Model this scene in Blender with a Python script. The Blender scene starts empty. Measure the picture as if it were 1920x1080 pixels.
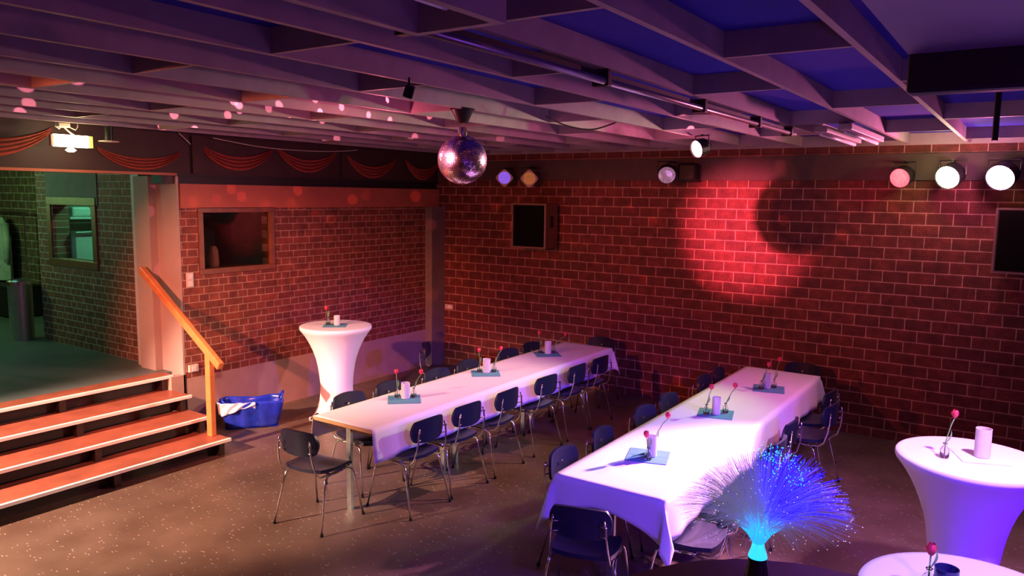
import bpy, bmesh, math, random
from mathutils import Vector, Matrix, Euler
S = bpy.context.scene
COL = S.collection
random.seed(7)
PI = math.pi
R = math.radians

# ------------------------------------------------------------------ camera
yaw, pitch, roll, FPX = 0.597009, 0.120072, 0.013304, 1434.35
fwd = Vector((-math.sin(yaw)*math.cos(pitch), math.cos(yaw)*math.cos(pitch), -math.sin(pitch)))
rgt = Vector((math.cos(yaw), math.sin(yaw), 0)); up = rgt.cross(fwd)
r2 = math.cos(roll)*rgt + math.sin(roll)*up; u2 = -math.sin(roll)*rgt + math.cos(roll)*up
cd = bpy.data.cameras.new('camera'); cam = bpy.data.objects.new('camera', cd); COL.objects.link(cam)
cam.matrix_world = Matrix(((r2.x, u2.x, -fwd.x, 0), (r2.y, u2.y, -fwd.y, 0), (r2.z, u2.z, -fwd.z, 2.6), (0, 0, 0, 1)))
cd.sensor_width = 36; cd.lens = FPX/1920*36; cd.clip_start = .05
S.camera = cam
# ------------------------------------------------------------------ world, exposure
w = bpy.data.worlds.new('world'); S.world = w; w.use_nodes = True
w.node_tree.nodes['Background'].inputs[0].default_value = (.05, .02, .06, 1)
w.node_tree.nodes['Background'].inputs[1].default_value = .3
vs = S.view_settings
vs.view_transform = 'Standard'; vs.look = 'None'; vs.gamma = 1; vs.use_curve_mapping = False; vs.exposure = 0.0

# ------------------------------------------------------------------ lights
def spot(name, loc, target, W, col, ang, blend=.5, rad=.05):
    l = bpy.data.lights.new(name, 'SPOT'); o = bpy.data.objects.new(name, l); COL.objects.link(o)
    l.energy = W; l.color = col; l.spot_size = R(ang); l.spot_blend = blend; l.shadow_soft_size = rad
    o.location = loc; o.rotation_euler = (Vector(target)-Vector(loc)).to_track_quat('-Z', 'Y').to_euler(); return o
def point(name, loc, W, col, rad=.1):
    l = bpy.data.lights.new(name, 'POINT'); o = bpy.data.objects.new(name, l); COL.objects.link(o)
    l.energy = W; l.color = col; l.shadow_soft_size = rad; o.location = loc; return o
def area(name, loc, target, W, col, sx, sy):
    l = bpy.data.lights.new(name, 'AREA'); o = bpy.data.objects.new(name, l); COL.objects.link(o)
    l.energy = W; l.color = col; l.shape = 'RECTANGLE'; l.size = sx; l.size_y = sy
    o.location = loc; o.rotation_euler = (Vector(target)-Vector(loc)).to_track_quat('-Z', 'Y').to_euler(); return o
BALL = Vector((-3.36, 4.3, 2.845)); BR = .172
# red pin spot under the ceiling aimed at the mirror ball
spot('pin_spot_light', (-3.98, 1.62, 3.08), (-3.57, 4.3, 2.77), 9500, (1, .10, .19), 14, 1, .03)
spot('ball_hot_spot_light', (-3.98, 1.62, 3.08), (-3.38, 4.3, 2.84), 9000, (1, .42, .55), 5.5, 1, .03)  # added narrow beam inside the pin spot to brighten the ball
spot('ball_side_spot_light', (-.36, 8.60, 2.86), (-3.35, 4.3, 2.85), 12000, (1, .5, .7), 3.2, 1, .03)  # added narrow beam that puts a bright crescent on the ball's edge
point('ball_scatter_light', (-3.95, 4.1, 2.98), 9, (1, .16, .28), .03)  # no lamp here: added glow in place of light scattered by the ball
# stage wash over the steps (warm)
spot('steps_wash_light', (-6.95, -.6, 3.205), (-6.25, 3.7, .0), 4600, (1, .58, .42), 46, .6, .04)
# magenta, green and red par cans on the back wall, right hand side
spot('magenta_par_light', (-.36, 8.62, 2.80), (-1.72, 4.75, .75), 5200, (1, .42, .85), 30, .9, .06)
spot('magenta_wide_light', (-.36, 8.62, 2.80), (-3.5, 3.5, 1.2), 230, (1, .18, .50), 120, .9, .06)
spot('green_par_light', (-.80, 8.62, 2.80), (-5.5, 3.0, .3), 350, (.55, 1, .35), 60, .6, .06)
# pink par can under the ceiling
spot('pink_par_light', (-2.75, 6.93, 3.03), (-6.2, 4.6, .2), 360, (1, .36, .40), 84, .8, .06)
# blue-violet floods at the right of the room
spot('violet_flood_light', (1.0, 1.2, 2.95), (-1.7, 4.4, .5), 750, (.14, .05, 1), 48, .6, .12)
spot('violet_side_light', (2.2, 3.6, 2.95), (-4.1, 5.9, .5), 1250, (.13, .05, 1), 27, .7, .12)
spot('blue_side_light', (3.0, 3.0, 2.3), (-.1, 5.0, .6), 900, (.13, .0, 1), 34, .6, .12)
spot('bar_top_light', (.5, 4.2, 3.05), (-.1, 5.1, 1.1), 500, (1, .5, .95), 70, .8, .08)
spot('near_bar_top_light', (.9, 3.0, 3.05), (-.08, 3.2, 1.1), 260, (.75, .50, 1), 48, .8, .08)
# unseen amber fill added to light the back brick wall
spot('wall_fill_light', (-4.33, .4, 3.205), (-4.1, 9, 1.8), 720, (1, .17, .08), 58, 1, .04)
point('violet_low_fill_light', (2.6, 3.2, 1.7), 20, (.40, .14, 1), .2)  # unseen violet fill added for the blue ceiling panels and board sides
point('violet_hood_fill_light', (1.0, .9, 2.1), 20, (.30, .08, 1), .1)  # unseen fill added to turn the dark hood panel violet
spot('amber_side_light', (-4.62, -1.0, 3.205), (-7.5, 5.9, .7), 2600, (1, .24, .14), 32, .9, .05)
# green light of the hallway beyond the platform
point('hallway_green_light', (-12.4, 3.4, 2.7), 60, (.50, 1, .32), .2)
point('hallway_teal_light', (-10.3, 2.6, 2.9), 30, (.15, .75, .75), .2)
spot('back_room_green_fill_light', (-9.3, 5.6, 3.0), (-10.6, 5.3, 2.0), 60, (.2, 1, .5), 70, .5, .1)  # unseen spot added to turn the shelf behind the window green

# ------------------------------------------------------------------ materials
def mat(name, col, rough=.6, metal=0, emis=None, es=0, noise=0, nscale=20, bump=0, bscale=60, **kw):
    m = bpy.data.materials.new(name); m.use_nodes = True; nt = m.node_tree; b = nt.nodes['Principled BSDF']
    b.inputs['Base Color'].default_value = (*col, 1); b.inputs['Roughness'].default_value = rough; b.inputs['Metallic'].default_value = metal
    if emis: b.inputs['Emission Color'].default_value = (*emis, 1); b.inputs['Emission Strength'].default_value = es
    for k, v in kw.items(): b.inputs[k.replace('_', ' ')].default_value = v
    tc = nt.nodes.new('ShaderNodeTexCoord')
    if noise:
        n = nt.nodes.new('ShaderNodeTexNoise'); n.inputs['Scale'].default_value = nscale; n.inputs['Detail'].default_value = 4
        r = nt.nodes.new('ShaderNodeValToRGB'); nt.links.new(tc.outputs['Object'], n.inputs['Vector'])
        r.color_ramp.elements[0].position = .3; r.color_ramp.elements[1].position = .7
        r.color_ramp.elements[0].color = (*[c*(1-noise) for c in col], 1); r.color_ramp.elements[1].color = (*[min(1, c*(1+noise)) for c in col], 1)
        nt.links.new(n.outputs['Fac'], r.inputs[0]); nt.links.new(r.outputs[0], b.inputs['Base Color'])
    if bump:
        n = nt.nodes.new('ShaderNodeTexNoise'); n.inputs['Scale'].default_value = bscale
        bp = nt.nodes.new('ShaderNodeBump'); bp.inputs['Strength'].default_value = bump; bp.inputs['Distance'].default_value = .004
        nt.links.new(tc.outputs['Object'], n.inputs['Vector']); nt.links.new(n.outputs['Fac'], bp.inputs['Height']); nt.links.new(bp.outputs[0], b.inputs['Normal'])
    return m

def brick(name, ax, ox, oz, bw, rh, c1, c2, mort, squash=1.0, ms=.006, dots=False):
    """running bond brick laid in the (ax, z) plane of world metres"""
    m = bpy.data.materials.new(name); m.use_nodes = True; nt = m.node_tree; N = nt.nodes; L = nt.links
    b = N['Principled BSDF']; b.inputs['Roughness'].default_value = .72
    g = N.new('ShaderNodeNewGeometry'); sp = N.new('ShaderNodeSeparateXYZ'); L.new(g.outputs['Position'], sp.inputs[0])
    def mth(op, a, v=0.0):
        n = N.new('ShaderNodeMath'); n.operation = op
        for i, x in enumerate((a, v)):
            if isinstance(x, (int, float)): n.inputs[i].default_value = x
            else: L.new(x, n.inputs[i])
        return n.outputs[0]
    u = mth('SUBTRACT', sp.outputs[ax], ox); v = mth('SUBTRACT', sp.outputs['Z'], oz)
    cb = N.new('ShaderNodeCombineXYZ'); L.new(u, cb.inputs[0]); L.new(v, cb.inputs[1])
    t = N.new('ShaderNodeTexBrick'); t.offset = .5; t.offset_frequency = 2; t.squash = squash; t.squash_frequency = 2
    L.new(cb.outputs[0], t.inputs['Vector'])
    t.inputs['Scale'].default_value = 1; t.inputs['Brick Width'].default_value = bw; t.inputs['Row Height'].default_value = rh
    t.inputs['Mortar Size'].default_value = ms; t.inputs['Mortar Smooth'].default_value = .25; t.inputs['Bias'].default_value = 0
    t.inputs['Color1'].default_value = (*c1, 1); t.inputs['Color2'].default_value = (*c2, 1); t.inputs['Mortar'].default_value = (*mort, 1)
    nz = N.new('ShaderNodeTexNoise'); nz.inputs['Scale'].default_value = 9; nz.inputs['Detail'].default_value = 8; L.new(cb.outputs[0], nz.inputs['Vector'])
    mx = N.new('ShaderNodeMix'); mx.data_type = 'RGBA'; mx.blend_type = 'MULTIPLY'; mx.inputs[0].default_value = .75
    L.new(t.outputs['Color'], mx.inputs[6])
    rr = N.new('ShaderNodeValToRGB'); rr.color_ramp.elements[0].position = .3; rr.color_ramp.elements[0].color = (.45, .42, .4, 1); rr.color_ramp.elements[1].position = .7
    rr.color_ramp.elements[1].color = (1.3, 1.3, 1.3, 1)
    L.new(nz.outputs['Fac'], rr.inputs[0]); L.new(rr.outputs[0], mx.inputs[7])
    out = mx.outputs[2]; h = mth('SUBTRACT', 1.0, t.outputs['Fac'])
    if dots:  # rows of small perforations in the brick faces
        # stagger per row by hashing the row
        row = mth('FLOOR', mth('DIVIDE', v, rh))
        du = mth('ADD', u, mth('MULTIPLY', mth('MODULO', row, 2.0), bw*.5))
        fu = mth('SUBTRACT', mth('FRACT', mth('DIVIDE', u, .0179)), .5); fv = mth('SUBTRACT', mth('FRACT', mth('DIVIDE', v, .0208)), .5)
        rad = mth('SQRT', mth('ADD', mth('MULTIPLY', fu, fu), mth('MULTIPLY', fv, fv)))
        hole = mth('LESS_THAN', rad, .27)
        bv = mth('ABSOLUTE', mth('SUBTRACT', mth('FRACT', mth('DIVIDE', v, rh)), .5)); inv = mth('LESS_THAN', bv, .33)
        solid = mth('LESS_THAN', t.outputs['Fac'], .02)
        n2 = N.new('ShaderNodeTexNoise'); n2.inputs['Scale'].default_value = 40; L.new(cb.outputs[0], n2.inputs['Vector'])
        keep = mth('GREATER_THAN', n2.outputs['Fac'], .44)
        k = mth('MULTIPLY', mth('MULTIPLY', mth('MULTIPLY', hole, inv), solid), keep)
        m2 = N.new('ShaderNodeMix'); m2.data_type = 'RGBA'; L.new(mth('MULTIPLY', k, .75), m2.inputs[0]); L.new(out, m2.inputs[6]); m2.inputs[7].default_value = (.02, .006, .005, 1)
        out = m2.outputs[2]; h = mth('SUBTRACT', h, k)
    bp = N.new('ShaderNodeBump'); bp.inputs['Distance'].default_value = .008; bp.inputs['Strength'].default_value = .6
    L.new(mth('ADD', h, mth('MULTIPLY', nz.outputs['Fac'], .4)), bp.inputs['Height']); L.new(bp.outputs[0], b.inputs['Normal'])
    L.new(out, b.inputs['Base Color']); return m

M = {}
M['brick_back'] = brick('brick_back', 'X', -7.194+.125, 2.724-25*.125, .25, .125, (.22, .040, .025), (.14, .027, .018), (.58, .31, .24), 1, .0055, True)
M['brick_left'] = brick('brick_left', 'Y', 0.03, .56-40*.0833, .25, .0833, (.26, .062, .036), (.17, .042, .026), (.46, .30, .22), .5, .0055)
M['brick_inner'] = brick('brick_inner', 'X', 0.05, .62-40*.0833, .25, .0833, (.26, .085, .05), (.18, .06, .04), (.50, .42, .36), .5, .0055)
M['brick_far'] = brick('brick_far', 'X', 0.1, .62-40*.0833, .25, .125, (.16, .10, .06), (.12, .08, .05), (.5, .45, .4), 1, .006)
M['concrete'] = mat('concrete', (.20, .155, .14), .75, noise=.12, nscale=6, bump=.2)
M['lintel'] = mat('dark_concrete_lintel', (.085, .050, .042), .7, noise=.15, nscale=6, bump=.2)  # concrete in a darker tone than the corner pillar
M['plaster'] = mat('plaster', (.42, .28, .23), .8, noise=.08, nscale=5, bump=.15)
M['pillar'] = mat('pillar_paint', (.44, .34, .31), .7, noise=.06, nscale=3, bump=.1)
M['white_trim'] = mat('white_trim', (.55, .54, .54), .5, noise=.04)
M['black'] = mat('black', (.012, .008, .008), .6, noise=.1)
M['fascia'] = mat('fascia', (.055, .022, .017), .7, noise=.2, nscale=4)
M['orange_beam'] = mat('orange_beam', (.50, .13, .07), .6, noise=.12, nscale=3)
M['ceil_blue'] = mat('acoustic_blue', (.030, .022, .40), .95, noise=.25, nscale=120, bump=.6, bscale=300)
M['ceil_wood'] = mat('painted_board', (.40, .30, .29), .55, noise=.10, nscale=7)
M['wood'] = mat('varnished_wood', (.62, .22, .07), .35, noise=.15, nscale=12)
M['frame_wood'] = mat('brown_frame_wood', (.20, .07, .03), .45, noise=.2, nscale=10)
M['tread'] = mat('tread_linoleum', (.30, .085, .05), .42, noise=.18, nscale=5)
M['nosing'] = mat('white_nosing_strip', (.95, .92, .86), .4, noise=.03)
M['riser'] = mat('stair_dark_wood', (.030, .012, .009), .5, noise=.25, nscale=8)
M['cloth'] = mat('white_paper_cloth', (.83, .82, .84), .75, noise=.02, nscale=3, bump=.15, bscale=9)
M['spandex'] = mat('white_stretch_cover', (.86, .85, .88), .6, noise=.015, nscale=4)
M['napkin'] = mat('teal_napkin', (.10, .34, .42), .8, noise=.05, nscale=30, bump=.3)
M['shell'] = mat('blue_upholstery', (.010, .012, .036), .38, noise=.2, nscale=60, bump=.15, bscale=200)
M['chrome'] = mat('chrome', (.78, .76, .74), .16, 1, noise=.03)
M['glass'] = mat('clear_glass', (.95, .97, .97), .03, Transmission_Weight=1.0, IOR=1.45)
M['paper_glass'] = mat('frosted_candle_glass', (.82, .80, .76), .35, noise=.05, Transmission_Weight=.25)
M['dark_glass'] = mat('dark_blue_glass', (.03, .03, .12), .08, noise=.1, Transmission_Weight=.35)
M['wax'] = mat('tealight_wax', (.8, .74, .66), .5, noise=.02)
M['stem'] = mat('tulip_stem', (.16, .34, .10), .5, noise=.15)
M['petal'] = mat('red_tulip_petal', (.72, .045, .07), .5, noise=.2, nscale=40)
M['table_wood'] = mat('table_edge_wood', (.55, .30, .14), .4, noise=.15, nscale=14)
M['speaker_body'] = mat('speaker_wood_case', (.17, .055, .032), .5, noise=.2, nscale=8)
M['grille'] = mat('speaker_grille', (.006, .004, .004), .9, bump=.8, bscale=400, Specular_IOR_Level=.08)
M['speaker_trim'] = mat('speaker_metal_edge', (.30, .20, .17), .4, .6, noise=.1)
M['can'] = mat('black_can_metal', (.02, .018, .018), .4, .5, noise=.1)
M['can_frame'] = mat('pale_filter_frame', (.55, .40, .32), .4, .4, noise=.1)
M['lens_violet'] = mat('violet_lens', (.25, .12, .6), .12, 0, (.30, .13, .95), .7, noise=.45, nscale=35)
M['lens_amber'] = mat('amber_lens', (.5, .18, .06), .15, 0, (.60, .20, .06), .35, noise=.6, nscale=45)
M['lens_clear'] = mat('faceted_lens', (.5, .4, .5), .1, .4, (.45, .25, .4), .35, noise=.6, nscale=60)
M['lens_pink'] = mat('pink_lit_lens', (1, .6, .7), .3, 0, (1, .45, .55), 9)
M['lens_red'] = mat('red_lit_lens', (1, .3, .3), .3, 0, (1, .10, .14), 1.6, noise=.4, nscale=25)
M['lens_green'] = mat('green_lit_lens', (1, 1, .8), .3, 0, (.85, 1, .55), 22)
M['lens_magenta'] = mat('magenta_lit_lens', (1, .7, .95), .3, 0, (1, .40, .85), 22)
M['mirror'] = mat('mirror_facets', (.94, .66, .76), .22, 1, noise=.02)  # pink tint puts the room's pink reflections into the mirror colour
M['blue_bag'] = mat('blue_plastic_bag', (.015, .035, .42), .28, noise=.25, nscale=14, bump=.5, bscale=25)
M['lining'] = mat('crumpled_white_liner', (.75, .72, .8), .4, noise=.05, bump=.8, bscale=30)
M['white_plastic'] = mat('white_plastic', (.66, .58, .50), .4, noise=.02)
M['exit'] = mat('lit_sign_face', (1, 1, .8), .4, 0, (1, .93, .55), 12)
M['exit_side'] = mat('lit_sign_side', (.6, .7, .2), .4, 0, (.55, .62, .12), .6)
M['cable'] = mat('pale_cable', (.6, .5, .42), .5, noise=.03)
M['rail'] = mat('ceiling_conduit', (.55, .45, .45), .3, .8, noise=.05)
M['rail_dark'] = mat('dark_conduit', (.07, .04, .045), .4, .5, noise=.05)
M['swag'] = mat('red_swag_fabric', (.40, .060, .034), .75, noise=.2, nscale=30, bump=.3)
M['duct'] = mat('grey_hood_panel', (.30, .22, .34), .5, noise=.12, nscale=4)
M['duct_lip'] = mat('black_hood_lip', (.030, .016, .014), .5, noise=.2)
M['tube_white'] = mat('fluorescent_tube_off', (.85, .82, .78), .3, noise=.02)
M['bin'] = mat('brushed_steel', (.5, .52, .5), .3, .9, noise=.08)
M['coat'] = mat('pale_coat', (.42, .50, .44), .85, noise=.2, nscale=10, bump=.5, bscale=20)
M['counter'] = mat('kitchen_counter', (.55, .62, .60), .4, noise=.05)
M['desk'] = mat('dark_desk', (.055, .022, .020), .55, noise=.3, nscale=9)
M['lamp_base'] = mat('lamp_base_plastic', (.03, .012, .015), .3, noise=.1)
M['lamp_cone'] = mat('cyan_glow_collar', (.1, .7, .9), .3, 0, (0.03, .62, .95), 1.3)

def floor_mat(name, c1, c2, rough, speck=True):
    m = bpy.data.materials.new(name); m.use_nodes = True; nt = m.node_tree; N = nt.nodes; L = nt.links; b = N['Principled BSDF']
    g = N.new('ShaderNodeNewGeometry'); n = N.new('ShaderNodeTexNoise'); n.inputs['Scale'].default_value = 2.2; n.inputs['Detail'].default_value = 9
    L.new(g.outputs['Position'], n.inputs['Vector']); r = N.new('ShaderNodeValToRGB'); L.new(n.outputs['Fac'], r.inputs[0])
    r.color_ramp.elements[0].position = .35; r.color_ramp.elements[1].position = .68
    r.color_ramp.elements[0].color = (*c1, 1); r.color_ramp.elements[1].color = (*c2, 1); out = r.outputs[0]
    n3 = N.new('ShaderNodeTexNoise'); n3.inputs['Scale'].default_value = 90; L.new(g.outputs['Position'], n3.inputs['Vector'])
    if speck:
        mp = N.new('ShaderNodeMapping'); mp.inputs['Scale'].default_value = (.8, 2.4, 1); mp.inputs['Rotation'].default_value = (0, 0, .5); L.new(g.outputs['Position'], mp.inputs[0])
        v = N.new('ShaderNodeTexVoronoi'); v.inputs['Scale'].default_value = 17; L.new(mp.outputs[0], v.inputs['Vector'])
        lt = N.new('ShaderNodeMath'); lt.operation = 'LESS_THAN'; L.new(v.outputs['Distance'], lt.inputs[0]); lt.inputs[1].default_value = .15
        sp = N.new('ShaderNodeSeparateColor'); L.new(v.outputs['Color'], sp.inputs[0])
        gt = N.new('ShaderNodeMath'); gt.operation = 'GREATER_THAN'; L.new(sp.outputs[0], gt.inputs[0]); gt.inputs[1].default_value = .30
        ml = N.new('ShaderNodeMath'); ml.operation = 'MULTIPLY'; L.new(lt.outputs[0], ml.inputs[0]); L.new(gt.outputs[0], ml.inputs[1])
        mx = N.new('ShaderNodeMix'); mx.data_type = 'RGBA'; L.new(ml.outputs[0], mx.inputs[0]); L.new(out, mx.inputs[6]); mx.inputs[7].default_value = (.42, .37, .31, 1); out = mx.outputs[2]
    L.new(out, b.inputs['Base Color']); b.inputs['Roughness'].default_value = rough
    bp = N.new('ShaderNodeBump'); bp.inputs['Strength'].default_value = .25; bp.inputs['Distance'].default_value = .003; L.new(n3.outputs['Fac'], bp.inputs['Height']); L.new(bp.outputs[0], b.inputs['Normal'])
    return m
M['floor'] = floor_mat('speckled_floor', (.098, .060, .043), (.150, .098, .072), .42)
M['platform'] = floor_mat('platform_floor', (.10, .13, .13), (.14, .17, .17), .45, False)

# ------------------------------------------------------------------ mesh helpers
class MB:
    def __init__(s): s.b = bmesh.new()
    def quad(s, p):
        return s.b.faces.new([s.b.verts.new(q) for q in p])
    def box(s, x0, x1, y0, y1, z0, z1, rot=None, bev=0):
        c = Vector(((x0+x1)/2, (y0+y1)/2, (z0+z1)/2)); r = bmesh.ops.create_cube(s.b, size=1)
        vv = r['verts']
        for v in vv:
            p = Vector((v.co.x*(x1-x0), v.co.y*(y1-y0), v.co.z*(z1-z0)))
            if rot: p = rot @ p
            v.co = p + c
        if bev:
            es = set(e for v in vv for e in v.link_edges)
            bmesh.ops.bevel(s.b, geom=list(es), offset=bev, segments=2, affect='EDGES', profile=.5)
        return s
    def tube(s, pts, r, seg=8, caps=True):
        pts = [Vector(p) for p in pts]; rs = r if isinstance(r, (list, tuple)) else [r]*len(pts)
        rings = []; prev = None
        for i, p in enumerate(pts):
            d = (pts[min(i+1, len(pts)-1)]-pts[max(i-1, 0)]).normalized()
            a = prev if prev is not None else (Vector((0, 0, 1)) if abs(d.z) < .9 else Vector((1, 0, 0)))
            x = (a-d*a.dot(d)).normalized(); y = d.cross(x); prev = x
            rings.append([s.b.verts.new(p+(x*math.cos(2*PI*k/seg)+y*math.sin(2*PI*k/seg))*rs[i]) for k in range(seg)])
        for a, b_ in zip(rings, rings[1:]):
            for k in range(seg): s.b.faces.new((a[k], a[(k+1) % seg], b_[(k+1) % seg], b_[k]))
        if caps: s.b.faces.new(rings[0][::-1]); s.b.faces.new(rings[-1])
        return s
    def lathe(s, prof, seg=32, c=(0, 0, 0)):
        rings = []
        for r, z in prof:
            if r < 1e-5: rings.append([s.b.verts.new((c[0], c[1], c[2]+z))])
            else: rings.append([s.b.verts.new((c[0]+r*math.cos(2*PI*k/seg), c[1]+r*math.sin(2*PI*k/seg), c[2]+z)) for k in range(seg)])
        for a, b_ in zip(rings, rings[1:]):
            for k in range(seg):
                k2 = (k+1) % seg
                if len(a) == 1 and len(b_) == 1: continue
                if len(a) == 1: s.b.faces.new((a[0], b_[k2], b_[k]))
                elif len(b_) == 1: s.b.faces.new((a[k], a[k2], b_[0]))
                else: s.b.faces.new((a[k], a[k2], b_[k2], b_[k]))
        return s
    def grid(s, f, nu, nv, thick=None):
        """surface f(u,v), u,v in 0..1 ; thick = offset vector function makes it a closed slab"""
        A = [[s.b.verts.new(f(i/nu, j/nv)) for j in range(nv+1)] for i in range(nu+1)]
        for i in range(nu):
            for j in range(nv): s.b.faces.new((A[i][j], A[i+1][j], A[i+1][j+1], A[i][j+1]))
        if thick:
            B = [[s.b.verts.new(Vector(f(i/nu, j/nv))+Vector(thick(i/nu, j/nv))) for j in range(nv+1)] for i in range(nu+1)]
            for i in range(nu):
                for j in range(nv): s.b.faces.new((B[i][j], B[i][j+1], B[i+1][j+1], B[i+1][j]))
            for i in range(nu):
                s.b.faces.new((A[i][0], B[i][0], B[i+1][0], A[i+1][0])); s.b.faces.new((A[i+1][nv], B[i+1][nv], B[i][nv], A[i][nv]))
            for j in range(nv):
                s.b.faces.new((A[0][j+1], B[0][j+1], B[0][j], A[0][j])); s.b.faces.new((A[nu][j], B[nu][j], B[nu][j+1], A[nu][j+1]))
        return s
    def build(s, name, m, parent=None, smooth=False, loc=None, rot=None):
        bmesh.ops.recalc_face_normals(s.b, faces=s.b.faces[:])
        me = bpy.data.meshes.new(name); s.b.to_mesh(me); s.b.free()
        if smooth:
            for p in me.polygons: p.use_smooth = True
        me.materials.append(m); o = bpy.data.objects.new(name, me); COL.objects.link(o)
        if parent: o.parent = parent
        if loc: o.location = loc
        if rot: o.rotation_euler = rot
        return o
def sm(o, ang=40):  # smooth with sharp edges kept
    me = o.data; me.shade_smooth() if hasattr(me, 'shade_smooth') else None
    b = bmesh.new(); b.from_mesh(me)
    for e in b.edges:
        if len(e.link_faces) == 2 and e.calc_face_angle(0) > R(ang): e.smooth = False
        else: e.smooth = True
    for f in b.faces: f.smooth = True
    b.to_mesh(me); b.free(); return o
def tag(o, label=None, cat=None, group=None, kind=None):
    if label: o['label'] = label
    if cat: o['category'] = cat
    if group: o['group'] = group
    if kind: o['kind'] = kind
    return o
def thing(name, loc, label, cat, group=None, rz=0):
    o = bpy.data.objects.new(name, None); COL.objects.link(o); o.location = loc; o.rotation_euler = (0, 0, rz); o.empty_display_size = .1
    return tag(o, label, cat, group)
def kids(o): return [c for c in bpy.data.objects if c.parent == o]
def copy_tree(o, parent=None):
    c = o.copy(); COL.objects.link(c)
    if parent: c.parent = parent
    for k in kids(o): copy_tree(k, c)
    return c
def struct(o): o['kind'] = 'structure'; return o
def sbox(name, m, *a, **k): return struct(MB().box(*a, **k).build(name, m))

# ------------------------------------------------------------------ setting
XL, YB, ZC, PF = -7.54, 9.06, 3.19, .62
sbox('floor', M['floor'], XL-.0, 3.6, -3.0, YB+.0, -.1, 0)
sbox('wall_back', M['brick_back'], -8.0, 3.7, YB, YB+.2, -.1, 3.45)
sbox('wall_right', M['brick_back'], 3.6, 3.8, -3.2, YB, -.1, 3.45)
sbox('wall_rear', M['plaster'], -16, 3.7, -3.2, -3.0, -.1, 3.45)
sbox('wall_left', M['plaster'], XL-.2, XL, 4.77, YB, -.1, .56)
# upper brick part of the left wall with an opening for the window (y 5.0-5.97, z 1.72-2.41)
b = MB(); b.box(XL-.2, XL, 4.77, 5.0, .56, 2.42); b.box(XL-.2, XL, 5.0, 5.97, .56, 1.72); b.box(XL-.2, XL, 5.97, YB, .56, 2.42)
struct(b.build('wall_left_brick', M['brick_left']))
sbox('beam_left', M['orange_beam'], XL-.22, XL+.02, 4.78, YB, 2.42, 2.68)
sbox('recess_left', M['black'], XL-.22, XL-.03, 4.6, YB, 2.68, 2.78)
sbox('fascia_left', M['fascia'], XL-.12, XL, -3.0, YB, 2.78, 3.40)
sbox('fascia_edge', M['orange_beam'], XL-.12, XL+.012, -3.0, 4.75, 2.765, 2.79)
sbox('fascia_edge', M['black'], XL-.12, XL+.012, 4.75, YB, 2.765, 2.785)
sbox('fascia_post', M['fascia'], XL, XL+.03, 4.93, 5.07, 2.79, 3.19)
sbox('fascia_post', M['fascia'], XL, XL+.02, 7.08, 7.14, 2.79, 3.19)
sbox('pillar', M['pillar'], -8.22, -7.93, 4.66, 4.99, PF, 2.76)
sbox('pillar', M['pillar'], -7.93, XL, 4.745, 4.768, 0, 2.76)  # set-back face puts the pillar's light boundary into its shape
sbox('door_1', M['white_trim'], -8.38, -8.22, 4.72, 4.86, PF, 2.80)
sbox('pillar_corner', M['concrete'], XL, XL+.13, 8.76, YB, 0, 2.42)
# concrete lintel along the back wall and the brick course over it
sbox('beam_back', M['lintel'], XL+.02, 3.6, YB-.035, YB+.05, 2.815, 3.09)
# raised platform
sbox('platform', M['platform'], -17, -7.76, -3.0, 7.2, -.1, PF)
sbox('platform_front', M['plaster'], -7.62, XL, 4.6, 4.78, 0, PF-.01)
# hallway walls beyond
b = MB()
wx0, wx1, wz0, wz1 = -10.36, -9.42, 1.72, 2.42
b.box(-10.78, wx0, 4.8, 5.0, PF, 2.42+.0); b.box(wx0, wx1, 4.8, 5.0, PF, wz0); b.box(wx1, -8.2, 4.8, 5.0, PF, 2.42)
b.box(-10.78, -10.5, 4.8, 5.0, 2.42, 3.3); b.box(-9.25, -8.2, 4.8, 5.0, 2.42, 3.3)
struct(b.build('wall_hallway', M['brick_inner']))
sbox('wall_hallway_panel', M['concrete'], -10.5, -9.25, 4.79, 5.0, 2.42, 3.3)
sbox('wall_hallway_side', M['brick_far'], -10.78, -10.6, 5.0, 7.2, PF, 3.3)
sbox('wall_hallway_end', M['brick_far'], -17, -10.78, 5.75, 5.9, PF, 3.3)
sbox('wall_far_left', M['brick_far'], -17, -16.8, -3, 6, PF, 3.3)
sbox('ceiling_hallway', M['concrete'], -17, XL-.1, -3.0, 7.4, 3.3, 3.4)
sbox('wall_kitchen', M['concrete'], -10.6, XL-.2, 7.2, 7.3, PF, 3.3)
# windows
def window(name, plane, a0, a1, z0, z1, w_, fixed):
    b = MB(); d0, d1 = (fixed-.05, fixed+.02) if plane == 'x' else (fixed-.02, fixed+.06)
    for (p0, p1, q0, q1) in ((a0, a1, z1-w_, z1), (a0, a1, z0, z0+w_), (a0, a0+w_, z0+w_, z1-w_), (a1-w_, a1, z0+w_, z1-w_)):
        if plane == 'x': b.box(d0, d1, p0, p1, q0, q1, bev=.004)
        else: b.box(p0, p1, d0, d1, q0, q1, bev=.004)
    f = struct(b.build(name, M['frame_wood']))
    g = MB()
    if plane == 'x': g.box(fixed-.03, fixed-.024, a0+w_, a1-w_, z0+w_, z1-w_)
    else: g.box(a0+w_, a1-w_, fixed+.024, fixed+.03, z0+w_, z1-w_)
    g.build('window_pane', M['glass'], f)
    return f
window('window_1', 'x', 4.98, 5.99, 1.69, 2.43, .06, XL)
window('window_2', 'y', -10.49, -9.29, 1.63, 2.51, .10, 4.8)

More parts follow.
